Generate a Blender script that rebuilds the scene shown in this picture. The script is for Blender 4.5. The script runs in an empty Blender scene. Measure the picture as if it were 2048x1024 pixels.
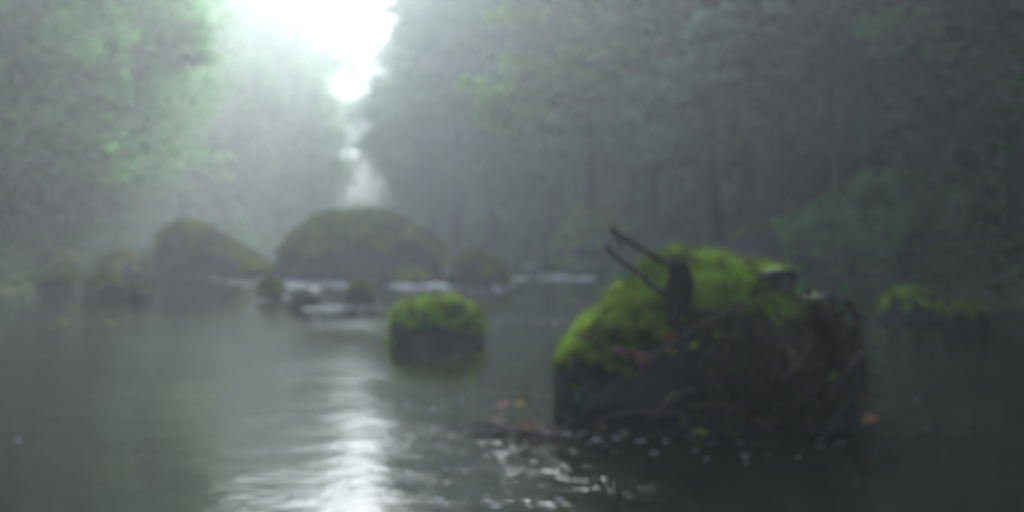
import bpy, math, random
import numpy as np
from mathutils import Vector, Matrix, noise, Quaternion

R = math.radians
SC = bpy.context.scene
COL = SC.collection
# ------------------------------------------------------------------ camera
F = 1820.0                                   # focal length in pixels of the 2048 wide photograph
CAM_H = 0.7
PITCH = math.atan((512 - 470) / F)
cam_d = bpy.data.cameras.new('camera')
cam = bpy.data.objects.new('camera', cam_d)
COL.objects.link(cam)
cam.location = (0, 0, CAM_H)
cam.rotation_euler = (R(90) - PITCH, 0, 0)
cam_d.sensor_width = 36
cam_d.lens = 36 * F / 2048
cam_d.clip_start = 0.05
cam_d.clip_end = 2000
cam_d.dof.use_dof = True
cam_d.dof.focus_distance = 0.75
cam_d.dof.aperture_fstop = 3.7
cam_d.dof.aperture_blades = 0
SC.camera = cam
# ------------------------------------------------------------------ world, sun, exposure
SUN_EL, SUN_AZ = R(30), R(11)
w = bpy.data.worlds.new('World'); SC.world = w; w.use_nodes = True
nt = w.node_tree; nt.nodes.clear()
sky = nt.nodes.new('ShaderNodeTexSky'); sky.sky_type = 'NISHITA'; sky.sun_disc = False
sky.sun_elevation = SUN_EL; sky.sun_rotation = SUN_AZ
sky.air_density = 1.0; sky.dust_density = 2.0; sky.ozone_density = 2.0
bg = nt.nodes.new('ShaderNodeBackground'); bg.inputs['Strength'].default_value = 0.095
wo = nt.nodes.new('ShaderNodeOutputWorld')
nt.links.new(sky.outputs[0], bg.inputs[0]); nt.links.new(bg.outputs[0], wo.inputs[0])
sl = bpy.data.lights.new('sun', 'SUN'); sl.energy = 4.6; sl.angle = R(25); sl.color = (.96, .98, 1)
sun = bpy.data.objects.new('sun', sl); COL.objects.link(sun)
sdir = Vector((math.sin(SUN_AZ) * math.cos(SUN_EL), math.cos(SUN_AZ) * math.cos(SUN_EL), math.sin(SUN_EL)))
sun.rotation_euler = sdir.to_track_quat('Z', 'Y').to_euler()
sun.location = (0, 0, 40)
vs = SC.view_settings
vs.view_transform = 'Standard'; vs.look = 'None'; vs.gamma = 1; vs.use_curve_mapping = False
vs.exposure = 2.3
SC.render.engine = 'CYCLES'
cy = SC.cycles
cy.use_denoising = True
cy.max_bounces = 7; cy.diffuse_bounces = 2; cy.glossy_bounces = 3; cy.transmission_bounces = 3
cy.volume_bounces = 2; cy.transparent_max_bounces = 4
cy.sample_clamp_indirect = 6
HAZE_DENSITY = 0.0095

rnd = random.Random(7)

# ------------------------------------------------------------------ helpers
def ray(px, py):
    a = (px - 1024) / F; b = (512 - py) / F
    return Vector((a, math.cos(PITCH) + b * math.sin(PITCH), -math.sin(PITCH) + b * math.cos(PITCH)))
def on_level(px, py, z=0.0):
    d = ray(px, py); t = (z - CAM_H) / d.z
    return Vector((0, 0, CAM_H)) + d * t
def at_depth(px, py, y):
    d = ray(px, py)
    return Vector((0, 0, CAM_H)) + d * (y / d.y)
def sm(a, b, x):
    t = min(1, max(0, (x - a) / (b - a))); return t * t * (3 - 2 * t)
def fbm(p, o=4):
    s = 0; a = .5; q = Vector(p)
    for _ in range(o):
        s += a * noise.noise(q); q = q * 2.03 + Vector((3.1, 1.7, 5.3)); a *= .5
    return s

def mesh_np(name, verts, faces):
    """verts (n,3) array, faces (m,k) array of equal-size polygons"""
    me = bpy.data.meshes.new(name)
    verts = np.asarray(verts, np.float32); faces = np.asarray(faces, np.int32)
    k = faces.shape[1]
    me.vertices.add(len(verts)); me.vertices.foreach_set('co', verts.ravel())
    me.loops.add(faces.size); me.loops.foreach_set('vertex_index', faces.ravel())
    me.polygons.add(len(faces)); me.polygons.foreach_set('loop_start', np.arange(0, faces.size, k, dtype=np.int32))
    me.update(calc_edges=True); me.validate()
    return me
def link(name, me, mat=None, parent=None, smooth=True, loc=None):
    o = bpy.data.objects.new(name, me); COL.objects.link(o)
    if mat and len(me.materials) == 0: me.materials.append(mat)
    if parent: o.parent = parent
    if loc is not None: o.location = loc
    if smooth and len(me.polygons): me.polygons.foreach_set('use_smooth', [True] * len(me.polygons))
    return o
def empty(name, loc, rz=0):
    o = bpy.data.objects.new(name, None); COL.objects.link(o)
    o.location = loc; o.rotation_euler.z = rz; o.empty_display_size = .1
    return o
def tag(o, label=None, cat=None, group=None, kind=None):
    if label: o['label'] = label
    if cat: o['category'] = cat
    if group: o['group'] = group
    if kind: o['kind'] = kind
    return o

class Geo:
    """collects polygons of any size"""
    def __init__(s): s.v = []; s.f = []
    def tube(s, pts, rads, n=7, cap=True, flat=1.0):
        pts = [Vector(p) for p in pts]; base = len(s.v)
        up = Vector((0, 0, 1))
        for i, p in enumerate(pts):
            t = (pts[min(i + 1, len(pts) - 1)] - pts[max(i - 1, 0)]).normalized()
            a = t.cross(up)
            if a.length < .1: a = t.cross(Vector((1, 0, 0)))
            a.normalize(); b = t.cross(a).normalized()
            for k in range(n):
                an = 2 * math.pi * k / n
                s.v.append(p + (a * math.cos(an) + b * math.sin(an) * flat) * rads[i])
        for i in range(len(pts) - 1):
            for k in range(n):
                q = base + i * n; k2 = (k + 1) % n
                s.f.append((q + k, q + k2, q + n + k2, q + n + k))
        if cap:
            s.f.append(tuple(base + k for k in reversed(range(n))))
            q = base + (len(pts) - 1) * n
            s.f.append(tuple(q + k for k in range(n)))
    def build(s, name, mat, parent=None, smooth=True, loc=None):
        me = bpy.data.meshes.new(name); me.from_pydata([tuple(v) for v in s.v], [], s.f)
        return link(name, me, mat, parent, smooth, loc)

def spline(ctrl, n=6, jit=0, seed=0):
    """Catmull-Rom through control points"""
    r = random.Random(seed); c = [Vector(p) for p in ctrl]
    c = [c[0] * 2 - c[1]] + c + [c[-1] * 2 - c[-2]]
    out = []
    for i in range(1, len(c) - 2):
        for k in range(n):
            t = k / n; a, b, d, e = c[i - 1:i + 3]
            p = .5 * ((2 * b) + (d - a) * t + (2 * a - 5 * b + 4 * d - e) * t * t + (-a + 3 * b - 3 * d + e) * t ** 3)
            if jit: p = p + Vector((r.gauss(0, jit), r.gauss(0, jit), r.gauss(0, jit)))
            out.append(p)
    out.append(c[-2]); return out

# ------------------------------------------------------------------ materials
def mat_new(name):
    m = bpy.data.materials.new(name); m.use_nodes = True
    t = m.node_tree; b = t.nodes['Principled BSDF']; return m, t, b
def ramp(t, fac, stops):
    r = t.nodes.new('ShaderNodeValToRGB'); e = r.color_ramp.elements
    while len(e) < len(stops): e.new(.5)
    for i, (p, c) in enumerate(stops): e[i].position = p; e[i].color = (*c, 1)
    t.links.new(fac, r.inputs[0]); return r.outputs[0]
def noise_tex(t, scale, detail=5, rough=.6, coord='Object', stretch=None):
    tc = t.nodes.new('ShaderNodeTexCoord'); n = t.nodes.new('ShaderNodeTexNoise')
    n.inputs['Scale'].default_value = scale; n.inputs['Detail'].default_value = detail
    n.inputs['Roughness'].default_value = rough
    src = tc.outputs[coord]
    if stretch:
        mp = t.nodes.new('ShaderNodeMapping'); mp.inputs['Scale'].default_value = stretch
        t.links.new(src, mp.inputs[0]); src = mp.outputs[0]
    t.links.new(src, n.inputs['Vector']); return n.outputs['Fac']
def bump(t, b, h, strength, dist=.02):
    n = t.nodes.new('ShaderNodeBump'); n.inputs['Strength'].default_value = strength
    n.inputs['Distance'].default_value = dist
    t.links.new(h, n.inputs['Height']); t.links.new(n.outputs[0], b.inputs['Normal']); return n
def solid(name, stops, scale=8, rough=.8, bstr=.4, bdist=.01, spec=.3, stretch=None):
    m, t, b = mat_new(name)
    f = noise_tex(t, scale, stretch=stretch)
    t.links.new(ramp(t, f, stops), b.inputs['Base Color'])
    b.inputs['Roughness'].default_value = rough; b.inputs['Specular IOR Level'].default_value = spec
    if bstr: bump(t, b, noise_tex(t, scale * 3, stretch=stretch), bstr, bdist)
    return m
def leafy(name, c1, c2, c3, trans=.45, rough=.55):
    """leaf tissue: colour differs from leaf to leaf, and light comes through"""
    m, t, b = mat_new(name)
    g = t.nodes.new('ShaderNodeNewGeometry')
    col = ramp(t, g.outputs['Random Per Island'], [(0, c1), (.55, c2), (1, c3)])
    t.links.new(col, b.inputs['Base Color']); b.inputs['Roughness'].default_value = rough
    b.inputs['Specular IOR Level'].default_value = .12
    tr = t.nodes.new('ShaderNodeBsdfTranslucent'); t.links.new(col, tr.inputs[0])
    mx = t.nodes.new('ShaderNodeMixShader'); mx.inputs[0].default_value = trans
    t.links.new(b.outputs[0], mx.inputs[1]); t.links.new(tr.outputs[0], mx.inputs[2])
    t.links.new(mx.outputs[0], t.nodes['Material Output'].inputs[0])
    return m

def patchy(m, scale, dark, lo=.38, hi=.6):
    t = m.node_tree; rp = [n for n in t.nodes if n.type == 'VALTORGB'][0]; f = noise_tex(t, scale, 3, .6)
    mr = t.nodes.new('ShaderNodeMapRange'); mr.inputs[1].default_value = lo; mr.inputs[2].default_value = hi; t.links.new(f, mr.inputs[0])
    mx = t.nodes.new('ShaderNodeMix'); mx.data_type = 'RGBA'; mx.inputs['A'].default_value = (*dark, 1)
    outs = [l.to_socket for l in rp.outputs[0].links]
    t.links.new(mr.outputs[0], mx.inputs['Factor']); t.links.new(rp.outputs[0], mx.inputs['B'])
    for o in outs: t.links.new(mx.outputs['Result'], o)
M = {}
M['rock'] = solid('wet rock', [(.3, (.012, .013, .015)), (.6, (.03, .03, .032)), (.8, (.06, .058, .05))], 6, .5, .7, .02, .35)
M['rock_dark'] = solid('dark rock', [(.3, (.008, .008, .009)), (.7, (.03, .028, .026))], 9, .85, .8, .03, .1)
M['rock_brown'] = solid('brown rock', [(.3, (.03, .026, .024)), (.7, (.09, .075, .065))], 3, .7, .7, .03)
M['bark'] = solid('bark', [(.3, (.018, .016, .013)), (.7, (.06, .052, .042))], 5, .85, .8, .03, .2, (1, 1, .25))
M['bark_dark'] = solid('wet black bark', [(.3, (.004, .004, .0035)), (.7, (.012, .011, .009))], 5, .8, .8, .03, .1, (1, 1, .25))
M['twig'] = solid('twig bark', [(.3, (.06, .045, .042)), (.7, (.17, .125, .11))], 30, .7, .5, .003)
M['twig_red'] = solid('reddish twig bark', [(.3, (.10, .05, .035)), (.7, (.24, .12, .085))], 25, .6, .5, .003)
M['twig_dark'] = solid('wet dark twig', [(.3, (.012, .010, .009)), (.7, (.035, .028, .022))], 30, .5, .5, .003)
M['soil'] = solid('forest floor', [(.3, (.02, .022, .012)), (.5, (.035, .045, .015)), (.75, (.06, .08, .022))], 2.5, .95, .8, .06)
M['moss'] = leafy('bright moss', (.20, .42, .03), (.34, .58, .04), (.54, .64, .07), .4, .8)
M['moss_dull'] = leafy('dull moss', (.11, .14, .018), (.19, .23, .025), (.30, .32, .04), .25, .8)
M['moss_green'] = leafy('deep green moss', (.12, .42, .08), (.18, .58, .12), (.28, .64, .16), .25, .8)
patchy(M['moss'], 7.5, (.06, .075, .02), .38, .62); patchy(M['moss_dull'], 2.2, (.06, .075, .03), .35, .65); patchy(M['moss_green'], 1.2, (.05, .10, .025), .35, .7)
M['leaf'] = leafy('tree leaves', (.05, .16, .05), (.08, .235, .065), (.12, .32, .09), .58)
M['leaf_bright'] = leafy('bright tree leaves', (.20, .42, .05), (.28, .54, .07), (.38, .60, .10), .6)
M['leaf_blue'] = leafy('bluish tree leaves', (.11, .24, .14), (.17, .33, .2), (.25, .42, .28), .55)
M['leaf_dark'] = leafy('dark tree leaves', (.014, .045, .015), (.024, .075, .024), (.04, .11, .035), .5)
M['grass'] = leafy('bank grass', (.035, .10, .025), (.06, .15, .035), (.10, .20, .045), .4)
M['soil'].node_tree.nodes['Principled BSDF'].inputs['Specular IOR Level'].default_value = .05
M['straw'] = leafy('dead grass', (.025, .018, .012), (.055, .042, .026), (.15, .105, .06), .2)
M['fern'] = leafy('low plants', (.05, .09, .02), (.08, .14, .03), (.14, .2, .04), .4)
M['feather'] = solid('dark feathers', [(.3, (.008, .008, .009)), (.7, (.018, .017, .016))], 60, .9, .4, .002, .05)
M['feather_brown'] = solid('brown feathers', [(.3, (.014, .011, .010)), (.7, (.03, .023, .019))], 60, .9, .4, .002, .05)
M['beak'] = solid('beak', [(.3, (.02, .018, .016)), (.7, (.05, .04, .035))], 60, .35, 0)
M['foam'] = solid('foam', [(.3, (.72, .74, .78)), (.7, (.88, .89, .92))], 30, .55, .5, .01, .5)
M['bubbles'] = solid('foam and ripple glints', [(.3, (.35, .37, .42)), (.7, (.5, .52, .56))], 60, .3, .4, .005, .5)
for k, c in dict(pink=(.42, .24, .20), yellow=(.45, .38, .08), orange=(.30, .14, .06), olive=(.22, .2, .06),
                 pale=(.20, .36, .22), green=(.10, .25, .03), cream=(.55, .42, .30), brown=(.12, .07, .045)).items():
    M['L' + k] = solid('leaf ' + k, [(.3, tuple(x * .75 for x in c)), (.7, c)], 40, .8, .3, .002, .08)

# water
m, t, b = mat_new('river water'); M['water'] = m
b.inputs['Base Color'].default_value = (.016, .017, .010, 1)
t.links.new(ramp(t, noise_tex(t, .9, 4, .6), [(.35, (.008, .013, .009)), (.6, (.017, .018, .011)), (.75, (.032, .027, .016))]), b.inputs['Base Color'])
b.inputs['Roughness'].default_value = .035; b.inputs['IOR'].default_value = 1.333
n1 = noise_tex(t, 1.0, 3, .5, stretch=(4.0, 5.0, 1)); n2 = noise_tex(t, 1.0, 4, .6, stretch=(11, 17, 1))
patch = noise_tex(t, .55, 2, .5)
pr = t.nodes.new('ShaderNodeMapRange'); pr.inputs[1].default_value = .42; pr.inputs[2].default_value = .62
t.links.new(patch, pr.inputs[0])
mul = t.nodes.new('ShaderNodeMath'); mul.operation = 'MULTIPLY'; t.links.new(n2, mul.inputs[0]); t.links.new(pr.outputs[0], mul.inputs[1])
bu1 = t.nodes.new('ShaderNodeBump'); bu1.inputs['Strength'].default_value = 1; bu1.inputs['Distance'].default_value = .006
t.links.new(n1, bu1.inputs['Height'])
bu2 = t.nodes.new('ShaderNodeBump'); bu2.inputs['Strength'].default_value = 1; bu2.inputs['Distance'].default_value = .006
t.links.new(mul.outputs[0], bu2.inputs['Height']); t.links.new(bu1.outputs[0], bu2.inputs['Normal'])
t.links.new(bu2.outputs[0], b.inputs['Normal'])

# ------------------------------------------------------------------ terrain and water
LB = ([-30, 2, 5, 8, 10.6, 18, 40, 65, 90, 200], [-3.2, -2.9, -3.1, -4.7, -6.1, -6.8, -10, -13.3, -42, -150])
RB = ([-30, 2, 5, 8, 14, 25, 40, 60, 75, 90, 200], [3.3, 3.0, 3.15, 4.6, 5.0, 3.6, -1.2, -7.5, -19, -28, -130])
def bank_dist(x, y):
    """metres outside the water's edge (negative in the river)"""
    return np.maximum(np.interp(y, *LB) - x, x - np.interp(y, *RB))
def ground_z(x, y):
    d = bank_dist(x, y)
    up = np.clip(y / 16 - 0.9, 0, 1) * .1
    z = -.45 + np.clip((d + .7) / 1.0, 0, 1) * .62 + np.clip(d - .3, 0, 6) * .22 + np.clip(d - 6, 0, 34) * .30
    z += np.sin(x * 1.3 + y * .7) * np.sin(y * 1.1 - x * .4) * .10 * np.clip(d, 0, 1)
    return z + up
xs = np.concatenate([-np.geomspace(400, 12.5, 22), np.linspace(-12, 12, 81), np.geomspace(12.5, 400, 22)])
ys = np.concatenate([-np.geomspace(300, 4.5, 14), np.linspace(-4, 30, 100), np.geomspace(31, 700, 40)])
X, Y = np.meshgrid(xs, ys); Z = ground_z(X, Y)
def grid_mesh(name, X, Y, Z):
    h, wd = X.shape; idx = np.arange(h * wd).reshape(h, wd)
    f = np.stack([idx[:-1, :-1], idx[:-1, 1:], idx[1:, 1:], idx[1:, :-1]], -1).reshape(-1, 4)
    return mesh_np(name, np.stack([X, Y, Z], -1).reshape(-1, 3), f)
tag(link('ground', grid_mesh('ground', X, Y, Z), M['soil']), 'dark mossy earth banks rising on both sides of the river', kind='structure')

ys2 = np.concatenate([[-60, -20, -5], np.linspace(0, 11, 90), np.linspace(11.05, 20, 200), np.geomspace(20.3, 190, 50)])
xs2 = np.concatenate([-np.geomspace(90, 10.2, 20), np.linspace(-10, 8, 260), np.geomspace(8.2, 60, 14)])
X2, Y2 = np.meshgrid(xs2, ys2)
def level(x, y):
    """river surface: a small step of fast water about 15 m upstream"""
    edge = 14.6 + .5 * np.sin(x * .9) + .25 * np.sin(x * 2.3 + 1)
    return .12 * np.clip((y - edge) / 1.2, 0, 1)
Z2 = level(X2, Y2)
amp = np.exp(-((Y2 - 14.7) / 1.3) ** 2) * .028 + np.exp(-((Y2 - 11.8) / 1.6) ** 2) * .008 * np.exp(-((X2 + 2.6) / 1.2) ** 2)
NZ = np.array([noise.noise((x * 2.2, y * 4.5, .3)) + .6 * noise.noise((x * 5, y * 9, 4)) if 9 < y < 19 else 0 for x, y in zip(X2.ravel(), Y2.ravel())]).reshape(X2.shape)
Z2 = Z2 + NZ * amp * 1.6
tag(link('water', grid_mesh('water', X2, Y2, Z2), M['water']), 'calm dark river surface mirroring the misty trees', kind='structure')

# ------------------------------------------------------------------ leaf cloud
def leaf_quads(P, size, rng, flat=.55, elong=1.7):
    n = len(P)
    nrm = rng.normal(size=(n, 3)); nrm[:, 2] = np.abs(nrm[:, 2]) + flat; nrm /= np.linalg.norm(nrm, axis=1)[:, None]
    a = np.cross(nrm, rng.normal(size=(n, 3))); a /= np.linalg.norm(a, axis=1)[:, None]
    bb = np.cross(nrm, a); s = size * rng.uniform(.6, 1.3, (n, 1))
    V = np.stack([P - a * s * elong / 2, P + bb * s * .42 - nrm * s * .08, P + a * s * elong / 2, P - bb * s * .42 - nrm * s * .08], 1)
    Fq = np.arange(4 * n).reshape(n, 4)
    return V.reshape(-1, 3), Fq
def crown_mesh(name, seed, h0, h1, rad, clumps, per, leaf, droop=.3, lop=0):
    """leaf clumps on the ends of boughs through an uneven crown from h0 to h1"""
    rng = np.random.default_rng(seed); pts = []
    for i in range(clumps):
        u = rng.uniform(0, 1); z = h0 + (h1 - h0) * u
        rr = rad * (math.sin(math.pi * min(1, .12 + u * .86)) ** .6) * rng.uniform(.35, 1.05)
        an = rng.uniform(0, 2 * math.pi)
        c = np.array([math.cos(an) * rr + lop * (1 - u), math.sin(an) * rr, z - droop * rr * .3])
        cs = rng.uniform(.25, .6) * rad * .42
        g = np.clip(rng.normal(size=(per, 3)), -1.7, 1.7) * np.array([cs, cs, cs * .42])
        g[:, 2] -= .22 * (g[:, 0] ** 2 + g[:, 1] ** 2) / max(cs, .1)
        pts.append(c + g)
    V, Fq = leaf_quads(np.concatenate(pts), leaf, rng)
    return mesh_np(name, V, Fq)
def trunk_mesh(name, seed, h, r0, limbs=7, spread=2.0, lean=0):
    r = random.Random(seed); g = Geo()
    pts = [Vector((lean * (k / 8) ** 1.5 + r.gauss(0, .05) * (k > 0), r.gauss(0, .05) * (k > 0), -.3 + (h + .3) * k / 8)) for k in range(9)]
    g.tube(spline(pts, 3), [r0 * (1.35 if i == 0 else 1.0) * (1 - .85 * i / 24) for i in range(25)], 9)
    for i in range(limbs):
        k = 2 + 6 * (i + r.random()) / limbs; kk = min(7, int(k)); p = pts[kk].lerp(pts[kk + 1], k - kk if k < 8 else 1)
        an = r.uniform(0, 6.28); L = spread * r.uniform(.6, 1.1); d = Vector((math.cos(an), math.sin(an), 0))
        q = [p, p + d * L * .4 + Vector((0, 0, L * .25)), p + d * L * .75 + Vector((0, 0, L * .3)), p + d * L + Vector((0, 0, L * .2))]
        rr = r0 * (1 - .1 * k) * .4
        g.tube(spline(q, 4), [rr * (1 - .85 * j / 12) + .008 for j in range(13)], 6)
    me = bpy.data.meshes.new(name); me.from_pydata([tuple(v) for v in g.v], [], g.f); return me

PROTO = {}
for i in range(5):
    h = (11, 13, 9.5, 15, 12)[i]; rd = (3.2, 3.0, 2.8, 3.8, 3.4)[i]
    PROTO[i] = (trunk_mesh('trunk', 20 + i, h * .93, .22 + .02 * i, 11, rd * .8), crown_mesh('crown', 40 + i, h * .12, h, rd, 170, 140, .15))
for i in (5, 6):      # slender trunks, crown starts high
    h = (14, 16)[i - 5]
    PROTO[i] = (trunk_mesh('trunk', 20 + i, h * .95, .24, 9, 2.2), crown_mesh('crown', 40 + i, h * .22, h, 3.1, 140, 130, .14))
for pr_ in PROTO.values():
    for m_ in pr_: m_.polygons.foreach_set('use_smooth', [False] * len(m_.polygons))
def tree(x, y, proto, scale, leafmat, label, group, bark='bark', rz=None, z=None, name='tree', sx=1):
    zz = float(ground_z(np.array(x), np.array(y))) if z is None else z
    t_ = empty(name, (x, y, zz), rnd.uniform(0, 6.28) if rz is None else rz); t_.scale = (scale * sx, scale * sx, scale)
    tag(t_, label, 'tree', group)
    tm, cm = PROTO[proto]
    for nm, me, mk in (('trunk', tm, bark), ('crown', cm, leafmat)):
        if len(me.materials) == 0: me.materials.append(M[mk])
        o = bpy.data.objects.new(nm, me); COL.objects.link(o); o.parent = t_
        o.material_slots[0].link = 'OBJECT'; o.material_slots[0].material = M[mk]
    return t_
def bough(parent, ctrl, r0, mat, seed, n, size, spread, leafn=130, hang=.15):
    """a bough reaching over the river, with its own leaves (world coordinates)"""
    inv = Matrix.Translation(parent.location) @ Matrix.Rotation(parent.rotation_euler.z, 4, 'Z') @ Matrix.Diagonal((*parent.scale, 1))
    inv = inv.inverted(); rng = np.random.default_rng(seed)
    pts = spline(ctrl, 6); g = Geo()
    g.tube([inv @ p for p in pts], [(r0 * (1 - .85 * i / (len(pts) - 1)) + .004) / parent.scale.x for i in range(len(pts))], 6)
    bo = g.build('bough', M['bark'], parent); P = []
    for i in range(n):
        p = pts[int(len(pts) * (.25 + .75 * rng.uniform(0, .999)))]
        c = np.array(p) + rng.normal(size=3) * np.array([spread, spread, spread * .6])
        q = np.clip(rng.normal(size=(leafn, 3)), -1.7, 1.7) * np.array([.5, .5, .2]) * spread
        q[:, 2] -= hang * (q[:, 0] ** 2 + q[:, 1] ** 2) / spread
        P.append(c + q)
    V, Fq = leaf_quads(np.concatenate(P), size, rng)
    Mi = np.array(inv); V = V @ Mi[:3, :3].T + Mi[:3, 3]
    link('leaves', mesh_np('leaves', V, Fq), mat, bo, smooth=False)
    return bo

def pxx(px, y): return (px - 1024) / F * y
# left bank, near mass (photo x 90..370)
for px, y, p, s, mt in [(60, 19, 1, 1.0, 'leaf'), (105, 22, 0, 1.05, 'leaf'), (120, 27, 3, .95, 'leaf'), (225, 26, 1, .9, 'leaf')]:
    tree(pxx(px, y), y, p, s, mt, 'misty leafy tree of the grey green mass on the left bank', 'leafy trees on the near left bank')
for px, y, p, s in [(-160, 15, 3, 1.0), (-40, 17, 6, 1.0), (40, 25, 3, 1.1), (150, 31, 3, 1.1), (-300, 20, 3, 1.2), (-250, 30, 3, 1.4), (-60, 36, 3, 1.3), (80, 42, 3, 1.3)]:
    tree(pxx(px, y), y, p, s, 'leaf', 'hazy leafy tree at the back of the left bank wood', 'trees at the back of the left bank')
# left bank, middle distance (370..600)
for px, y, p, s in [(385, 37, 2, 1.15), (452, 44, 0, 1.16), (528, 49, 1, 1.10), (490, 46, 2, 1.40), (562, 55, 0, 1.45), (592, 64, 1, 1.15), (415, 48, 0, 1.25), (440, 52, 3, .9), (310, 58, 3, 1.05), (250, 58, 3, 1.2), (520, 62, 2, 1.35), (560, 66, 3, 1.05), (560, 84, 1, 1.6), (515, 90, 1, 1.75), (420, 72, 3, 1.15), (330, 76, 3, 1.2), (470, 98, 3, 1.35)]:
    tree(pxx(px, y), y, p, s, 'leaf', 'pale fog veiled tree between the left wood and the bright gap', 'fog veiled trees on the far left bank')
# far end of the valley
for px, y, p, s in [(602, 96, 0, 1.35), (738, 126, 0, 1.6), (530, 108, 3, 1.6), (650, 140, 2, 1.5), (750, 120, 0, 1.4), (815, 84, 1, 1.15),
                    (590, 118, 1, 1.0), (670, 125, 1, .95), (730, 120, 0, 1.15), (520, 96, 3, 1.0), (455, 104, 3, 1.3), (860, 100, 3, 1.2)]:
    tree(pxx(px, y), y, p, s, 'leaf', 'faint distant tree fading into the bright mist', 'faint trees at the end of the valley')
# right bank
for px, y, p, s in [(862, 52, 1, 1.25), (915, 46, 3, 1.15), (970, 60, 3, 1.3), (872, 66, 3, 1.1), (985, 40, 5, 1.2)]:
    tree(pxx(px, y), y, p, s, 'leaf', 'pale leafy tree right of the bright gap beyond the rapids', 'trees on the far right bank')
for px, y, p, s in [(1100, 35, 3, 1.0), (1120, 42, 3, 1.3), (1175, 30, 6, 1.0), (1260, 36, 3, 1.2), (1300, 27, 5, 1.0), (1200, 50, 3, 1.5)]:
    tree(pxx(px, y), y, p, s, 'leaf', 'grey green tree in the middle of the right bank wood', 'trees in the middle of the right bank')
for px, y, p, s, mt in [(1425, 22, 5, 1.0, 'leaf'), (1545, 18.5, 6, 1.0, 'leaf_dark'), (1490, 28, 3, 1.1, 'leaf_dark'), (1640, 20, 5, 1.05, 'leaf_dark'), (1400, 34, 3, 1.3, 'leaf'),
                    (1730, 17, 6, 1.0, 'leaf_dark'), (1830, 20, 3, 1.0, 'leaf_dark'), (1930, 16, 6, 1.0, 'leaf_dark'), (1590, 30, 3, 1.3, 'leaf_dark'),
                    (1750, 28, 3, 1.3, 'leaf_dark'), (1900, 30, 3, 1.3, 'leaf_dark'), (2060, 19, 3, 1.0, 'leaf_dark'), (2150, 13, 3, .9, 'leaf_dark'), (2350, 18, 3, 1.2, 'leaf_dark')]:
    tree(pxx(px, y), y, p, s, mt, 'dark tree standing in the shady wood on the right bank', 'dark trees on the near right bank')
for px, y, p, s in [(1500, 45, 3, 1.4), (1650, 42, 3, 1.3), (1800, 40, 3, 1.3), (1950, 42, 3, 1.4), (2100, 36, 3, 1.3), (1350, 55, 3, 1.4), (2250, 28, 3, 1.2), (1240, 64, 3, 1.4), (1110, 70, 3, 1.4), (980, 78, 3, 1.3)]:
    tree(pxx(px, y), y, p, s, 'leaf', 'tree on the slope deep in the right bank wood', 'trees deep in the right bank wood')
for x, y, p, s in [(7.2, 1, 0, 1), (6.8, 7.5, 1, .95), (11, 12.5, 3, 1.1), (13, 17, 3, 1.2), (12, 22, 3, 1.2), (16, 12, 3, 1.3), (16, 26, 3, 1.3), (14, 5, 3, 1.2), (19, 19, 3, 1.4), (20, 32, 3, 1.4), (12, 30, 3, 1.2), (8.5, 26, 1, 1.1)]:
    tree(x, y, p, s, 'leaf_dark', 'added tree shading the right bank from the slope above', 'added shade trees on the slope above the right bank')  # second tier of trees, added to block light over the right bank
# trees added behind and beside the camera to hold back sky light
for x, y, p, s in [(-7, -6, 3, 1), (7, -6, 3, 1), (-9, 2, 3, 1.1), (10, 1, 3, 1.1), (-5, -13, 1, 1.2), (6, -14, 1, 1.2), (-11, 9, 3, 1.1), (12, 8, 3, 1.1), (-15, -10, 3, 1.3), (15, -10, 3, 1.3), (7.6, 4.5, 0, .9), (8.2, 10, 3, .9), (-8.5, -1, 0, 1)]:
    tree(x, y, p, s, 'leaf_dark', 'added tree blocking light around the near river', 'added light blocking trees around the near river')

# boughs over the water
ta = tree(4.9, 23.0, 5, .95, 'leaf', 'right bank tree holding a bright green bough over the river', None, rz=0)
bough(ta, [at_depth(1420, 40, 22.8), at_depth(1290, 95, 22), at_depth(1170, 130, 21.4), at_depth(1060, 150, 21), at_depth(1010, 215, 20.8)], .09, M['leaf_bright'], 3, 44, .15, .40, 150)
bough(ta, [at_depth(1400, -120, 22.8), at_depth(1250, -60, 22), at_depth(1120, -5, 21.4), at_depth(1050, 20, 21)], .08, M['leaf_bright'], 4, 30, .15, .40, 140)
bough(ta, [at_depth(1380, 150, 22.8), at_depth(1240, 190, 21.6), at_depth(1110, 215, 21)], .05, M['leaf'], 14, 16, .14, .34, 120)
tb = tree(5.9, 16.0, 6, .9, 'leaf_dark', 'right bank tree with pale bluish leaves hanging over the far shore', None, rz=0)
bough(tb, [at_depth(1600, 10, 16), at_depth(1470, 90, 15.6), at_depth(1370, 150, 15.2), at_depth(1310, 205, 15), at_depth(1285, 280, 15)], .06, M['leaf_blue'], 5, 24, .12, .22, 110)
bough(tb, [at_depth(1620, -60, 16), at_depth(1540, 10, 15.7), at_depth(1490, 30, 15.4), at_depth(1400, 60, 15.2)], .05, M['leaf_blue'], 6, 12, .12, .22, 90)
tc_ = tree(7.0, 12.6, 5, .85, 'leaf_dark', 'shaded tree above the grassy mound on the right bank', None, rz=0)
bough(tc_, [at_depth(1990, 60, 12.6), at_depth(1880, 60, 12.2), at_depth(1790, 50, 12), at_depth(1740, 20, 12)], .05, M['leaf'], 7, 16, .11, .22, 90)
td = tree(-10.2, 19.2, 0, .9, 'leaf', 'left bank tree with lighter green leaves in its upper crown', None, rz=0)
bough(td, [at_depth(180, 40, 19), at_depth(260, 60, 18.6), at_depth(340, 70, 18.4)], .06, M['leaf'], 8, 18, .15, .42, 110)
te = tree(pxx(265, 33), 33, 1, .85, 'leaf', 'far left bank tree with a light green tuft low over the water', None, rz=0)
bough(te, [at_depth(330, 330, 33), at_depth(400, 325, 32.6), at_depth(450, 330, 32.4)], .05, M['leaf_bright'], 9, 8, .17, .36, 110)

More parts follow.
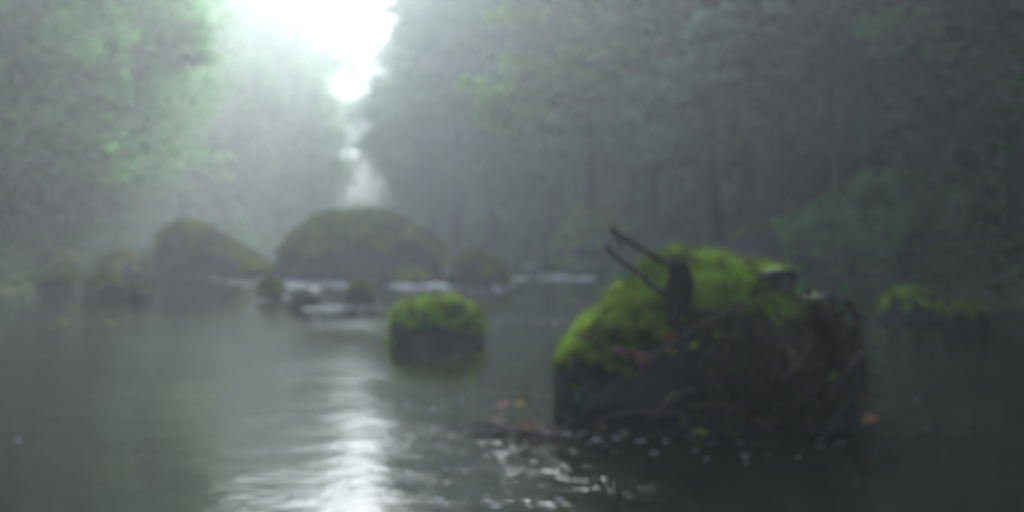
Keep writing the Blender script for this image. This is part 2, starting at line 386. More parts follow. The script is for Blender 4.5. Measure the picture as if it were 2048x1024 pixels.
# ------------------------------------------------------------------ boulders
def ico(sub):
    import bmesh
    bm = bmesh.new(); bmesh.ops.create_icosphere(bm, subdivisions=sub, radius=1)
    v = [x.co.copy() for x in bm.verts]; f = [tuple(y.index for y in x.verts) for x in bm.faces]; bm.free(); return v, f
ICO = {s: ico(s) for s in (4, 5, 6)}
def boulder(name, c, half, label, moss='moss_dull', cover=.25, seed=1, sub=5, power=2.4, rough=.14, blade=.03, blades=2500,
            rock='rock', shape=None, group=None, cat='boulder', sink=.25, mossy=.02, mask=None, rz=0, lumps=3.0):
    """half = half sizes; c on the waterline; sink = share of height under water"""
    root = empty(name, c, rz); tag(root, label, cat, group)
    vs_, fs = ICO[sub]; V = []
    for v in vs_:
        k = (abs(v.x) ** power + abs(v.y) ** power + abs(v.z) ** power) ** (-1 / power)
        q = v * k
        d = 1 + rough * 1.6 * fbm(q * 1.3 + Vector((seed * 7.3, seed * 3.1, 0)), 3) + rough * .5 * fbm(q * lumps * 1.8 + Vector((seed, 0, seed * 5)), 3)
        q = q * d
        p = Vector((q.x * half[0], q.y * half[1], q.z * half[2] if q.z > 0 else q.z * half[2] * sink))
        if shape: p = shape(p)
        V.append(p)
    me = bpy.data.meshes.new('rock'); me.from_pydata([tuple(p) for p in V], [], fs)
    body = link('rock', me, M[rock], root); me.update()
    vn = [v.normal.copy() for v in me.vertices]
    # moss cushion: the faces it covers, lifted off the rock, with its edge dipping back into it
    def cov(p, n):
        if mask is not None: return mask(p, n)
        return n.z + .75 * fbm(p * (2.2 / max(half)) + Vector((seed, 4, 2)), 3) - cover + .25 * (p.z / half[2] - .5)
    cv = [cov(p, n) for p, n in zip(V, vn)]
    keep = [f for f in fs if sum(cv[i] for i in f) > 0 and min(V[i].z for i in f) > .0]
    ids = sorted({i for f in keep for i in f}); mp = {i: k for k, i in enumerate(ids)}
    mv = []
    for i in ids:
        lift = mossy * min(1, max(-.4, cv[i] * 4)) * (1 + .9 * fbm(V[i] * (9 / max(half)), 2) * 2)
        mv.append(V[i] + vn[i] * lift)
    verts = [tuple(p) for p in mv]; faces = [tuple(mp[i] for i in f) for f in keep]
    r = random.Random(seed)
    if faces:
        ar = [((mv[f[1]] - mv[f[0]]).cross(mv[f[2]] - mv[f[0]])).length for f in faces]
        for f in r.choices(faces[:], weights=ar, k=blades):
            a, b_ = r.random(), r.random()
            if a + b_ > 1: a, b_ = 1 - a, 1 - b_
            p = mv[f[0]] * (1 - a - b_) + mv[f[1]] * a + mv[f[2]] * b_
            n = vn[ids[f[0]]]
            u = Vector((r.gauss(0, 1), r.gauss(0, 1), r.gauss(0, .5))).normalized()
            tip = p + (n * .8 + u * .6 + Vector((0, 0, .25))) * blade * r.uniform(.4, 1.25)
            sd = n.cross(u)
            if sd.length < .1: continue
            sd = sd.normalized() * blade * .13
            k = len(verts); verts += [tuple(p - sd), tuple(p + sd), tuple(tip)]; faces.append((k, k + 1, k + 2))
        mm = bpy.data.meshes.new('moss'); mm.from_pydata(verts, [], faces)
        mo = link('moss', mm, M[moss], root, smooth=False); tag(mo, kind='stuff')
    return root, V

# the large foreground boulder
BC = on_level(1440, 872); BC.y += .42
bx_scale = BC.y / F
def big_shape(p):
    x, z = p.x, p.z
    if z > 0:
        # broad shoulder left, crest right of centre, steep right end; face undercut towards the water
        p.x += -.03 * (z / .64) * 0
        if p.y < 0: p.y *= .78 + .22 * min(1, z / .3)
        cut = sm(.30, .56, x) * .24 + sm(.12, .56, -x) * .34
        cut += .20 * sm(.0, .22, x) * sm(-.02, -.28, p.y)
        p.z = z * (1 - cut)
    return p
def big_mask(p, n):
    f = fbm(p * 3.0 + Vector((5, 4, 2)), 3)
    line = .27 + .19 * sm(.03, .16, p.x) * (1 if p.y < -.15 else 0)
    return max((p.z - line) * 4 + f * 2.0 + .35 * n.z - .1, (f - .24) * 3 if p.z > .1 else -1)
broot, BV = boulder('boulder', BC, (.53, .40, .60), 'large foreground boulder topped with bright green moss, bird and branches on it', 'moss', seed=11, sub=6,
        power=2.8, rough=.13, blade=.026, blades=20000, shape=big_shape, mask=big_mask, mossy=.022, lumps=4, sink=.5)
from mathutils.bvhtree import BVHTree
bt = BVHTree.FromPolygons([v + BC for v in BV], ICO[6][1])
def on_big(px, py, lift=.012, fallback=3.15):
    o = Vector((0, 0, CAM_H)); d = ray(px, py).normalized()
    h = bt.ray_cast(o, d)
    if h[0] is None: return at_depth(px, py, fallback)
    return h[0] - d * lift

# the mid-stream and far boulders: (left px, right px, top px, waterline px)
def by_px(name, l, r, top, base, label, depth=.7, **k):
    front = on_level((l + r) / 2, base, float(level(0, on_level((l + r) / 2, base).y)))
    hw = (r - l) / 2 / F * front.y * (1 + .12 * depth); y = front.y + hw * depth
    h = at_depth(0, top, y).z - front.z
    c = Vector((pxx((l + r) / 2, y), y, front.z)); hw = (r - l) / 2 / F * y
    return boulder(name, c, (hw, hw * depth, max(h, .02)), label, **k)
def mid_shape(p):
    return p
by_px('boulder', 776, 966, 606, 690, 'squat mid-river boulder with a yellow green moss cap, left of the large boulder', moss='moss', cover=.26, seed=3, power=2.8, rough=.13, blades=4500, blade=.035, mossy=.018)
def mound(p):
    # peak left of centre, long slope to the right
    u = p.x / 1.45
    p.z *= 1 - .40 * sm(.1, 1.0, u) * .9
    return p
by_px('boulder', 564, 896, 428, 548, 'big rounded mossy boulder across the rapids in the mist', .7, moss='moss_dull', cover=.30, seed=5, power=2.3, rough=.10, blades=7000, blade=.06, shape=mound, mossy=.04, sink=.3)
def slope(p):
    p.z *= 1 - .9 * sm(-.6, .9, p.x / 1.35) ** .8
    return p
by_px('boulder', 318, 562, 434, 552, 'sloping mossy rock falling to the water left of the big rounded boulder', .6, moss='moss_dull', cover=.42, seed=8, power=2.6, rough=.10, blades=6000, blade=.06, shape=slope, mossy=.04, rock='rock_brown')
by_px('boulder', 893, 1020, 506, 574, 'dark low boulder just right of the big rounded one', .7, moss='moss_dull', cover=.25, seed=9, rough=.16, blades=1800, blade=.035)
by_px('rock', 775, 868, 537, 568, 'flat mossy rock in the white water below the big rounded boulder', .6, moss='moss_dull', cover=.1, seed=10, sub=4, rough=.16, blades=900, blade=.03, cat='rock')
by_px('rock', 518, 566, 560, 596, 'small mossy rock, leftmost of three in the foam', .8, moss='moss_dull', cover=.0, seed=12, sub=4, rough=.2, blades=700, blade=.035, cat='rock')
by_px('rock', 586, 640, 578, 612, 'small bare dark rock, middle one of three in the foam', .8, cover=1.3, seed=13, sub=4, rough=.22, blades=100, cat='rock')
by_px('rock', 688, 750, 572, 614, 'small dark rock with some moss, rightmost of three in the foam', .8, moss='moss_dull', cover=.45, seed=14, sub=4, rough=.22, blades=700, blade=.03, cat='rock')
# left bank stones
for l, r, t_, bs, sd, cvr, lab in [(78, 152, 540, 586, 21, .35, 'mossy stone nearest the left edge at the waterline'),
                              (168, 250, 550, 596, 22, .3, 'mossy stone with a yellow green tuft, second from the left edge'),
                              (248, 312, 578, 604, 23, .9, 'low dark stone at the right end of the left shore row'),
                              (70, 165, 498, 552, 24, .3, 'rounded dark stone behind the left shore row'),
                              (196, 285, 500, 552, 25, .0, 'moss grown stone under the left bank trees, middle of the back row'),
                              (300, 362, 496, 558, 26, -.1, 'tall yellow mossed stone beside the sloping rock')]:
    by_px('stone', l, r, t_, bs, lab, .8, moss='moss_dull', cover=cvr, seed=sd, sub=4, rough=.2, blades=1600, blade=.045, cat='stone')
# right bank stones
by_px('boulder', 1110, 1262, 408, 506, 'hazy yellow mossed boulder on the far right shore', .8, moss='moss', cover=-.1, seed=31, rough=.14, blades=3000, blade=.08, mossy=.05)
by_px('boulder', 1455, 1568, 450, 548, 'dark boulder with a thin moss crest behind the large boulder', .8, moss='moss_dull', cover=.75, seed=32, rough=.14, blades=1600, blade=.05, rock='rock')
def gm(p):
    u = p.x / 1.6
    p.z *= .55 + .45 * sm(-1.1, -.05, u)
    return p
by_px('mound', 1555, 2080, 364, 548, 'grassy green mound of rock on the right bank', .6, moss='moss_green', cover=-.12, seed=33, sub=6, power=3, rough=.16, blades=24000, blade=.17, shape=gm, mossy=.06, rock='rock_brown', cat='mound')
by_px('boulder', 1590, 1762, 458, 556, 'olive mossed boulder at the foot of the grassy mound', .6, moss='moss_dull', cover=.2, seed=34, rough=.16, blades=2500, blade=.05)
by_px('boulder', 1850, 1990, 480, 572, 'green mossed boulder at the right end of the grassy mound', .6, moss='moss_dull', cover=.2, seed=35, rough=.16, blades=2500, blade=.05)
by_px('rock', 1756, 1882, 584, 645, 'yellow green mossed rock in the water right of the large boulder', .7, moss='moss', cover=.35, seed=36, rough=.16, blades=2600, blade=.03, cat='rock')
by_px('rock', 1890, 1975, 612, 672, 'dark rock with a dead leaf near the right edge', .8, cover=.6, moss='moss_dull', seed=37, sub=5, rough=.3, power=2.8, blades=500, blade=.02, rock='rock_dark', cat='rock')

# ------------------------------------------------------------------ low plants on the banks
def ground_cover(name, label, area, n, size, mat, seed, hmax=.25):
    rng = np.random.default_rng(seed); x = rng.uniform(area[0], area[1], n * 3); y = rng.uniform(area[2], area[3], n * 3)
    d = bank_dist(x, y); ok = (d > .05) & (d < area[4]); x, y = x[ok][:n], y[ok][:n]
    cl = np.array([noise.noise((a * .9, b_ * .9, seed)) for a, b_ in zip(x, y)])
    z = ground_z(x, y) + rng.uniform(0, 1, len(x)) * hmax * np.clip(.4 + cl * 2, .05, 1.5)
    V, Fq = leaf_quads(np.stack([x, y, z], -1), size, rng, .3, 2.2)
    tag(link(name, mesh_np(name, V, Fq), M[mat], smooth=False), label, kind='stuff')
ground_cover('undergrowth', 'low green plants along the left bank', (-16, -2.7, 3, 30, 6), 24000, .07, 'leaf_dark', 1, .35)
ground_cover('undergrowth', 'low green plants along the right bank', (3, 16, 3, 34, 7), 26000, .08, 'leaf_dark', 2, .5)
ground_cover('undergrowth', 'hazy low plants on the far banks', (-26, 14, 28, 90, 12), 26000, .2, 'leaf', 3, 1.0)

# ------------------------------------------------------------------ branches and twigs on the large boulder
def twig(ctrl, r0, r1, mat, label, seed=1, n=7, jit=.0015, kind='twig', side=0, name='twig'):
    pts = spline(ctrl, n, jit, seed); L = len(pts) - 1; g = Geo(); r = random.Random(seed)
    g.tube(pts, [(r0 + (r1 - r0) * i / L) * r.uniform(.88, 1.15) for i in range(L + 1)], 8)
    for k in range(side):
        i = r.randint(1, max(1, L - 2)); p = pts[i]; tdir = (pts[i + 1] - pts[i - 1]).normalized()
        d = (tdir + Vector((r.gauss(0, .6), r.gauss(0, .4), r.gauss(0, .6)))).normalized(); l = r.uniform(.03, .09)
        g.tube([p, p + d * l * .5 + Vector((0, 0, r.gauss(0, .006))), p + d * l], [r1 * .8, r1 * .6, r1 * .3], 5)
    org = pts[0].copy(); g.v = [v - org for v in g.v]
    return tag(g.build(name, M[mat], loc=org), label, kind)
def ob(*pp, lift=.015): return [on_big(a, b_, lift) for a, b_ in pp]
twig([at_depth(1222, 456, 3.02), at_depth(1258, 480, 3.06), at_depth(1300, 505, 3.12), at_depth(1346, 534, 3.2), at_depth(1385, 565, 3.3)], .0085, .014, 'twig', 'grey brown stick pointing up left from behind the bird', 2, side=2, kind='stick', name='stick')
twig([at_depth(1206, 490, 2.98), at_depth(1240, 518, 3.03), at_depth(1280, 548, 3.08), at_depth(1330, 592, 3.17)], .009, .011, 'twig', 'shorter stick with a knobbed end, left of and below the one behind the bird', 3, side=1, kind='stick', name='stick')
PERCH = ob((1155, 668), (1200, 688), (1250, 702), (1295, 715), lift=.04)
PD = min(on_big(a, b_, .0).y for a in (1335, 1352, 1375) for b_ in (540, 580, 620, 650, 668)) - .05
PERCH += [at_depth(1340, 688, PD), at_depth(1385, 657, PD)] + ob((1440, 634), (1490, 614), lift=.04)
twig(PERCH, .006, .0095, 'twig_red', 'reddish bent branch across the moss that the bird stands on', 4, kind='branch', side=4, name='branch')
twig(ob((1470, 622), (1530, 602), (1590, 598), (1650, 597), lift=.03) + [at_depth(1690, 604, 3.3), at_depth(1712, 635, 3.28), at_depth(1704, 672, 3.26), at_depth(1680, 690, 3.25)], .009, .011, 'twig_dark', 'dark branch arching over and down at the right end of the boulder', 5, kind='branch', side=2, name='branch')
twig([at_depth(1700, 600, 3.32), at_depth(1728, 720, 3.25), at_depth(1716, 770, 3.2), at_depth(1690, 820, 3.15), at_depth(1650, 870, 3.1)], .008, .012, 'twig_dark', 'dark stem curving down to the water at the boulder\'s right end', 6, kind='branch', name='branch')
twig(ob((1730, 700), (1690, 745), (1650, 800), (1610, 850), lift=.02), .007, .009, 'twig', 'brown stick slanting down across the right face of the boulder', 7, kind='stick', name='stick')
twig(ob((1165, 870), (1220, 835), (1300, 822), (1380, 830), lift=.03), .006, .008, 'twig', 'brown stick low on the boulder\'s left face near the foam', 8, kind='stick', name='stick')
twig(ob((1300, 838), (1340, 800), (1378, 782), (1392, 780), lift=.03), .009, .011, 'twig', 'mossy olive stub above the waterline of the large boulder', 9, kind='stick', name='stick')
twig(ob((1380, 812), (1440, 808), (1480, 826), (1530, 846), (1560, 842), lift=.03), .0055, .008, 'twig_red', 'reddish wavy twig on the middle of the boulder\'s lower face', 10)
twig(ob((1385, 712), (1380, 680), (1378, 640), (1376, 618), lift=.02), .004, .004, 'twig_dark', 'thin upright twig beside the bird\'s tail', 12)
twig(ob((1500, 560), (1545, 545), (1590, 552), (1620, 590), lift=.03), .010, .013, 'twig_dark', 'short dark crooked branch lying on the boulder\'s crest', 13, kind='branch', name='branch')
twig(ob((1480, 625), (1500, 700), (1490, 780), (1500, 850), lift=.035), .006, .009, 'twig_dark', 'dark stem hanging down the middle of the boulder face', 14)
twig(ob((1600, 600), (1620, 680), (1590, 730), (1560, 760), lift=.04), .005, .008, 'twig', 'brown curved twig hanging below the arching branch', 15, side=3)
twig(ob((1440, 640), (1420, 690), (1440, 730), lift=.03), .005, .007, 'twig', 'short brown twig hanging from the reddish branch', 16)
twig(ob((1560, 610), (1560, 690), (1540, 760), lift=.04), .004, .006, 'twig_red', 'thin reddish twig hanging among the dead grass', 17)
# tangle of dead grass and rootlets over the right part of the boulder
g = Geo(); r = random.Random(5)
for i in range(560):
    x0 = r.uniform(1405, 1722); y0 = 600 + r.gauss(12, 14) + max(0, (1480 - x0) * .5) + max(0, (x0 - 1630) * .6); ln = r.uniform(70, 250)
    c = []; dx = r.gauss(0, 22)
    for k in range(5):
        yy = min(868, y0 + ln * k / 4); c.append(on_big(x0 + dx * k / 4 + r.gauss(0, 6), yy, r.uniform(.01, .05), 3.25))
    g.tube(c, [.0028, .0026, .0022, .0018, .0008], 4, cap=False)
for i in range(150):
    x0 = r.uniform(1420, 1700); y0 = r.uniform(600, 850); a = r.gauss(0, .5); ln = r.uniform(40, 120)
    c = [on_big(x0 + math.cos(a) * ln * k / 4, min(872, y0 + math.sin(a) * ln * k / 4 + r.gauss(0, 4)), r.uniform(.01, .05), 3.25) for k in range(5)]
    g.tube(c, [.002, .003, .003, .0025, .001], 4, cap=False)
tag(g.build('dead_grass', M['straw']), 'tangle of dead brown grass and rootlets draped over the boulder', kind='stuff')
# wet debris along the boulder's foot
g = Geo()
for i in range(170):
    x0 = r.uniform(1150, 1700); y0 = r.uniform(835, 885); a = r.gauss(0, .35); ln = r.uniform(20, 90)
    p0 = on_big(x0, y0, .03); p1 = on_big(x0 + math.cos(a) * ln, min(886, y0 + math.sin(a) * ln), .03)
    if (p1 - p0).length > .25: continue
    g.tube([p0, (p0 + p1) / 2 + Vector((0, 0, r.gauss(.008, .008))), p1], [.002, .0035, .0015], 4, cap=False)
tag(g.build('debris', M['twig_dark']), 'wet plant debris caught along the foot of the large boulder', kind='stuff')

# dark lump putting the shadow of the hollow on the crest into solid form
def lump(name, c, half, mat, label, cat, seed, rz=0):
    vs_, fs = ICO[4]
    V = [Vector((v.x * half[0], v.y * half[1], v.z * half[2])) * (1 + .5 * fbm(v * 2 + Vector((seed, 0, 0)), 3)) for v in vs_]
    me = bpy.data.meshes.new(name); me.from_pydata([tuple(v) for v in V], [], fs)
    o = link(name, me, M[mat]); o.location = c; o.rotation_euler.z = rz; return tag(o, label, cat)
lump('shadow_lump', on_big(1545, 570, .01), (.085, .05, .045), 'twig_dark', 'dark rotten lump of driftwood on the boulder\'s crest', 'shadow_lump', 3)

# leaves -------------------------------------------------------------
def leaf_obj(p, size, mat, label, tilt, seed, narrow=.45, group=None):
    r = random.Random(seed); V = []; Fc = []
    n = 7
    for i in range(n):
        t_ = i / (n - 1); wd = math.sin(math.pi * (t_ * .92 + .04)) ** .8 * narrow * .5
        cz = .10 * math.sin(t_ * 3 + r.random()) ; u = (t_ - .5)
        V += [Vector((u, -wd, cz + .10 * wd * 2)), Vector((u, 0, cz)), Vector((u, wd, cz + .14 * wd * 2))]
    for i in range(n - 1):
        for k in (0, 1): Fc.append((i * 3 + k, i * 3 + k + 1, i * 3 + k + 4, i * 3 + k + 3))
    nv = len(V); V += [v + Vector((0, 0, -.02)) for v in V]
    Fc += [tuple(nv + i for i in reversed(f)) for f in Fc[:]]
    me = bpy.data.meshes.new('leaf'); me.from_pydata([tuple(v * size) for v in V], [], Fc)
    g_ = link('leaf', me, M[mat]); g_.location = p; g_.rotation_euler = tilt; return tag(g_, label, 'leaf', group)
LV = [ # px, py, size px, mat, tilt(deg), label
 (1175, 672, 34, 'Lyellow', (60, 30, 20), 'yellow leaf at the left tip of the reddish branch'),
 (1240, 702, 40, 'Lpink', (60, 20, 10), 'pinkish dead leaf lying along the reddish branch, left part'),
 (1282, 716, 46, 'Lorange', (60, 25, 5), 'rust coloured leaf at the bend of the reddish branch'),
 (1338, 672, 38, 'Lorange', (70, -30, 0), 'orange leaf just below the bird\'s tail'),
 (1343, 703, 28, 'Lyellow', (70, 20, 30), 'small yellow leaf under the bird, left of the thin upright twig'),
 (1388, 690, 30, 'Lyellow', (60, -20, 30), 'small yellow leaf right of the thin upright twig'),
 (1416, 706, 28, 'Lpale', (60, 0, 30), 'pale green leaf below the hanging brown twig'),
 (1452, 712, 26, 'Lpink', (60, 20, 0), 'dull pink leaf right of the pale green one'),
 (1452, 618, 24, 'Lpink', (50, 20, 0), 'pink leaf where the reddish branch leaves the moss'),
 (1425, 535, 26, 'Lyellow', (40, 10, 0), 'pale yellow leaf on the moss crest'),
 (1602, 566, 52, 'Lpale', (80, 75, 10), 'pale bluish green leaf standing upright on the crest'),
 (1250, 548, 40, 'Lpale', (70, -60, 10), 'pale green leaf upright on the moss at the far left shoulder'),
 (1302, 540, 50, 'Lgreen', (70, -35, 10), 'bright green leaf behind the shorter stick'),
 (1578, 708, 40, 'Lpink', (70, 55, 0), 'pinkish leaf hanging in the dead grass'),
 (1620, 690, 30, 'Lbrown', (70, 60, 0), 'brown leaf right of the hanging pinkish leaf'),
 (1596, 736, 34, 'Lbrown', (70, -30, 0), 'brown leaf below the hanging pinkish leaf'),
 (1655, 752, 56, 'Lgreen', (60, -20, 0), 'fresh green leaf low on the right face of the boulder'),
 (1472, 735, 40, 'Lgreen', (80, 80, 0), 'narrow green leaf hanging left of the dead grass'),
 (1425, 735, 34, 'Lgreen', (80, 70, 0), 'small dark green leaf hanging under the pale green one'),
 (1367, 845, 44, 'Lolive', (70, 65, 0), 'olive leaf slanting down to the foam'),
 (1402, 868, 36, 'Lyellow', (40, 10, 0), 'yellow leaf just above the water in front of the boulder'),
 (1570, 885, 34, 'Lolive', (40, 10, 0), 'olive leaf at the waterline below the dead grass'),
 (1200, 853, 34, 'Lcream', (50, 20, 0), 'cream coloured leaf at the left foot of the large boulder'),
 (1250, 868, 26, 'Lcream', (50, 0, 40), 'small cream leaf beside the foam at the boulder\'s foot'),
 (1345, 795, 40, 'Lolive', (50, -30, 0), 'olive leaf on the mossy stub above the waterline'),
 (1155, 795, 20, 'Lpale', (70, 60, 0), 'small grey green leaf on the dark left face of the boulder'),
 (1690, 575, 26, 'Lgreen', (60, 20, 0), 'small green leaf above the arching branch'),
 (1740, 840, 40, 'Lorange', (40, -20, 0), 'brown orange leaf on the water right of the boulder'),
 (1470, 870, 22, 'Lorange', (40, -20, 0), 'small rusty leaf at the foot of the boulder, middle'),
]
for i, (px, py, s, mt, tl_, lab) in enumerate(LV):
    p = on_big(px, py, .022, 3.1)
    leaf_obj(p, s / F * p.y, mt, lab, tuple(R(a) for a in tl_), i)
# floating leaves and the twig raft left of the boulder
FL = [(1005, 812, 40, 'Lpink', (25, -35, 0), 'pink curled leaf on the twig raft left of the boulder'),
      (1043, 790, 26, 'Lyellow', (60, 70, 0), 'upper yellow leaf on the twig raft'),
      (1040, 806, 30, 'Lyellow', (30, 10, 30), 'lower yellow leaf on the twig raft'),
      (1060, 855, 34, 'Lorange', (20, 10, 0), 'rusty leaf at the front of the twig raft'),
      (990, 840, 30, 'Lcream', (20, 40, 0), 'pale leaf at the left of the twig raft'),
      (125, 637, 22, 'Lolive', (15, 20, 0), 'dull yellow leaf floating by the left edge'),
      (220, 640, 22, 'Lolive', (15, 20, 20), 'dull yellow leaf floating below the second left shore stone'),
      (1918, 642, 34, 'Lpink', (50, 60, 0), 'pink dead leaf on the dark rock near the right edge')]
for i, (px, py, s, mt, tl_, lab) in enumerate(FL):
    p = on_level(px, py + 12, .0); p.z += .3 * s / F * p.y
    if px == 1918: p = at_depth(px, py, on_level(px, 668).y - .05)
    leaf_obj(p, s / F * p.y, mt, lab, tuple(R(a) for a in tl_), 50 + i)
def raft_pt(px, py, z=.008): return on_level(px, py, z)
twig([raft_pt(935, 872), raft_pt(1000, 862, .02), raft_pt(1080, 866, .015), raft_pt(1160, 874)], .004, .006, 'twig', 'brown twig floating at the front of the raft left of the boulder', 41, side=4)
twig([raft_pt(975, 835), raft_pt(1010, 850, .03), raft_pt(1060, 862, .02), raft_pt(1120, 868)], .004, .005, 'twig', 'brown twig crossing the middle of the floating raft', 42, side=4)
twig([raft_pt(1070, 868), at_depth(1062, 815, 3.25), at_depth(1050, 770, 3.27), at_depth(1066, 745, 3.28)], .004, .002, 'twig', 'thin twig standing up from the floating raft', 43, side=3)
twig([raft_pt(890, 862), raft_pt(930, 850, .015), raft_pt(985, 846, .02), raft_pt(1010, 820, .04)], .003, .003, 'twig', 'thin twig at the left end of the floating raft', 44, side=3)
g = Geo()
for i in range(170):
    a = r.uniform(0, 6.28); px = r.gauss(1050, 62); py = r.gauss(860, 12); p0 = raft_pt(px, py, r.uniform(.001, .012)); l = r.uniform(.02, .08)
    p1 = p0 + Vector((math.cos(a) * l, math.sin(a) * l, r.uniform(0, .012)))
    g.tube([p0, (p0 + p1) / 2 + Vector((0, 0, .004)), p1], [.0015, .0022, .001], 4, cap=False)
tag(g.build('debris', M['straw']), 'floating plant debris in the twig raft left of the boulder', kind='stuff')

# ------------------------------------------------------------------ foam
def blob(V, Fc, c, hx, hy, hz, seed):
    vs_, fs = SPH; k = len(V)
    for v in vs_:
        d = 1 + .5 * noise.noise(v * 1.6 + Vector((seed * 3.7, seed, 0)))
        V.append((c.x + v.x * hx * d, c.y + v.y * hy * d, c.z + v.z * hz * d))
    Fc += [tuple(k + i for i in f) for f in fs]
def _ico2():
    import bmesh
    bm = bmesh.new(); bmesh.ops.create_icosphere(bm, subdivisions=2, radius=1)
    v = [x.co.copy() for x in bm.verts]; f = [tuple(y.index for y in x.verts) for x in bm.faces]; bm.free(); return v, f
SPH = _ico2()
V, Fc = [], []
def rapid(px0, px1, py, n, sp, sz):
    for i in range(int(n * 1.8)):
        px = r.uniform(px0, px1); p = on_level(px, py + r.gauss(0, sp), .0); p.z = float(level(p.x, p.y)) + .005
        s = r.uniform(.25, .95) * sz; blob(V, Fc, p, s * r.uniform(2, 6), s * .7, s * .16, i + px)
rapid(430, 560, 556, 26, 2.5, .05); rapid(560, 790, 557, 70, 4, .065); rapid(790, 900, 572, 22, 3, .05)
rapid(560, 700, 572, 22, 5, .045); rapid(900, 1010, 572, 16, 2.5, .04); rapid(1030, 1190, 557, 34, 3, .05); rapid(900, 1210, 549, 16, 5, .035); rapid(440, 540, 566, 12, 4, .03); rapid(800, 1010, 582, 9, 3, .02)
rapid(500, 600, 592, 9, 4, .02); rapid(640, 770, 616, 18, 5, .02); rapid(590, 680, 616, 9, 4, .02)
me = bpy.data.meshes.new('foam'); me.from_pydata(V, [], Fc)
tag(link('foam', me, M['foam']), 'white broken water and foam of the little rapids across the river', kind='stuff')
V, Fc = [], []
for px, py, s in [(885, 857, 9), (977, 911, 8), (890, 937, 8), (880, 1000, 14), (893, 966, 8), (990, 1012, 26), (1117, 1000, 16), (805, 960, 10), (770, 985, 14),
                  (740, 940, 12), (775, 900, 10), (785, 860, 10), (820, 868, 8), (1020, 862, 9), (1310, 906, 26), (1412, 918, 9), (1492, 912, 14), (1492, 925, 9), (1597, 915, 12),
                  (1190, 880, 40), (1280, 882, 30), (1235, 876, 24), (1130, 867, 40), (1165, 866, 26), (1330, 882, 20), (1725, 795, 9), (560, 745, 10), (575, 757, 8), (35, 880, 16),
                  (1855, 858, 7), (940, 880, 5), (860, 975, 7), (930, 998, 7), (700, 960, 10), (815, 800, 6), (1095, 790, 8), (1835, 800, 5)] + \
                 [(x, 643 + r.gauss(0, 2), r.uniform(5, 10)) for x in (985, 1000, 1018, 1035, 1052, 1068, 1085, 1109, 1110, 1128, 1150)] + [(r.gauss(850, 90), r.uniform(800, 1015), r.uniform(3, 9)) for _ in range(60)] + [(r.uniform(1150, 1700), r.gauss(888, 8), r.uniform(4, 9)) for _ in range(26)]:  # randomly scattered mid-river flecks put the sparkle of ripples into solid blobs
    p = on_level(px, py, .001); hw = s / 2 / F * p.y * .62
    for k in range(max(1, int(s / 7))):
        q = p + Vector((r.gauss(0, hw * .5) if s > 12 else 0, r.gauss(0, hw * .3), 0)); h = hw / max(1, s / 12)
        blob(V, Fc, q, h * r.uniform(.7, 2.6), h * r.uniform(.6, 1), h * .45, px + k)
me = bpy.data.meshes.new('foam'); me.from_pydata(V, [], Fc)
tag(link('foam', me, M['bubbles']), 'small white bubbles and foam flecks on the dark water, some standing in for ripple glints', kind='stuff')

# ------------------------------------------------------------------ the bird
bd = min(on_big(a, b_, .0).y for a in (1335, 1352, 1375) for b_ in (540, 580, 620, 650, 668)) - .05; perch = at_depth(1352, 668, bd); u = bd / F          # metres per photo pixel there
u *= 1.06
bird = empty('bird', perch); tag(bird, 'small dark bird with short tail perched on the reddish branch on the boulder', 'bird')
def bp(px, py, dy=0): return Vector(((px - 1352) * u, dy, (668 - py) * u))
spine = [(1349, 660, .0, 7, .3), (1349, 645, .0, 10, .35), (1350, 628, .0, 14, .45), (1353, 608, .0, 21, .75), (1357, 590, .0, 27, .95), (1360, 572, .0, 28, 1),
         (1359, 556, -.004, 22, 1), (1357, 544, -.008, 21, 1), (1354, 534, -.012, 17, 1), (1352, 527, -.012, 7, 1)]
V, Fc = [], []; n = 16
cs = spline([bp(a, b_, d) for a, b_, d, _, _ in spine], 3)
import itertools
rs = np.interp(np.linspace(0, 9, len(cs)), range(10), [s[3] for s in spine]); fl = np.interp(np.linspace(0, 9, len(cs)), range(10), [s[4] for s in spine])
for i, c in enumerate(cs):
    for k in range(n):
        a = 2 * math.pi * k / n; V.append((c.x + math.cos(a) * rs[i] * u, c.y + math.sin(a) * rs[i] * u * fl[i], c.z))
for i in range(len(cs) - 1):
    for k in range(n): Fc.append((i * n + k, i * n + (k + 1) % n, (i + 1) * n + (k + 1) % n, (i + 1) * n + k))
Fc.append(tuple(reversed(range(n)))); Fc.append(tuple((len(cs) - 1) * n + k for k in range(n)))
me = bpy.data.meshes.new('body'); me.from_pydata(V, [], Fc); link('body', me, M['feather'], bird)
g = Geo(); g.tube([bp(1343, 537, -.02), bp(1337, 534, -.026), bp(1328, 532, -.03)], [.0085, .0055, .0012], 8, flat=.8); g.build('beak', M['beak'], bird)
g = Geo(); g.tube([bp(1344, 540, -.029), bp(1343, 540, -.034)], [.0032, .002], 8); g.build('eye', M['beak'], bird)
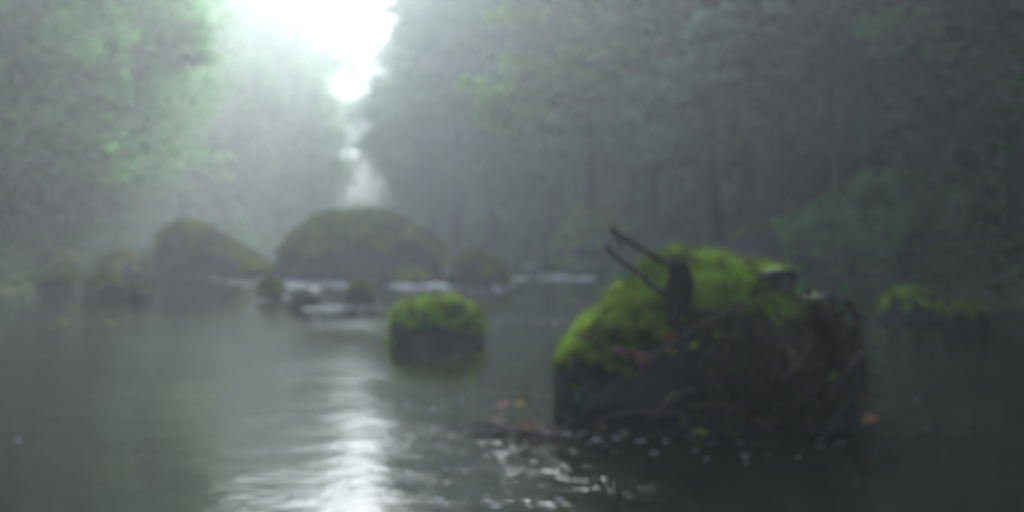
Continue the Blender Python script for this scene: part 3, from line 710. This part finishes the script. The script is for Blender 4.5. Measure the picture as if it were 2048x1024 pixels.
for sx in (-1, 1):
    V = []; Fc = []
    for i in range(9):
        t_ = i / 8; z = 562 + 70 * t_; wd = 13 * math.sin(math.pi * (t_ * .85 + .12)) ** .7
        cx = 1357 + sx * (19 - 13 * t_ ** 1.5) ; yy = -.030 + .012 * t_
        for k in range(4):
            q = bp(cx + (k - 1.5) / 1.5 * wd * .62, z, yy - .006 * math.sin(math.pi * (k + .5) / 4) - .006); V.append(tuple(q))
    for i in range(8):
        for k in range(3): Fc.append((i * 4 + k, i * 4 + k + 1, i * 4 + k + 5, i * 4 + k + 4))
    nv = len(V); V += [(a, b_ + .004, c) for a, b_, c in V]; Fc += [tuple(nv + i for i in reversed(f)) for f in Fc[:]]
    me = bpy.data.meshes.new('wing'); me.from_pydata(V, [], Fc); link('wing', me, M['feather_brown'], bird)
for sx in (0, 1):
    x = 1368 + 10 * sx; g = Geo(); foot = Vector(((x - 1352) * u, -.005, 5 * u))
    a0 = bp(x - 6, 606, .012); g.tube([a0, bp(x, 628, .0), foot], [.007, .0032, .0026], 7)
    for d in (-.5, 0, .5): g.tube([foot, foot + Vector((d * .012, -.012, -.001)), foot + Vector((d * .018, -.02, -.008))], [.002, .0018, .0006], 5)
    g.tube([foot, foot + Vector((0, .012, -.002))], [.002, .0008], 5)
    g.build('leg', M['beak'], bird)

# ------------------------------------------------------------------ haze
V = [(x, y, z) for z in (-2, 32) for y in (-310, 710) for x in (-410, 410)]
me = bpy.data.meshes.new('haze'); me.from_pydata(V, [], [(0, 2, 3, 1), (4, 5, 7, 6), (0, 1, 5, 4), (2, 6, 7, 3), (0, 4, 6, 2), (1, 3, 7, 5)])
hm = bpy.data.materials.new('haze'); hm.use_nodes = True; hn = hm.node_tree; hn.nodes.clear()
pv = hn.nodes.new('ShaderNodeVolumePrincipled'); pv.inputs['Density'].default_value = HAZE_DENSITY
pv.inputs['Color'].default_value = (.90, .955, .968, 1); pv.inputs['Anisotropy'].default_value = .58
mo_ = hn.nodes.new('ShaderNodeOutputMaterial'); hn.links.new(pv.outputs[0], mo_.inputs['Volume'])
HZ = link('haze', me, hm, smooth=False); tag(HZ, 'pale river mist filling the valley', kind='stuff')
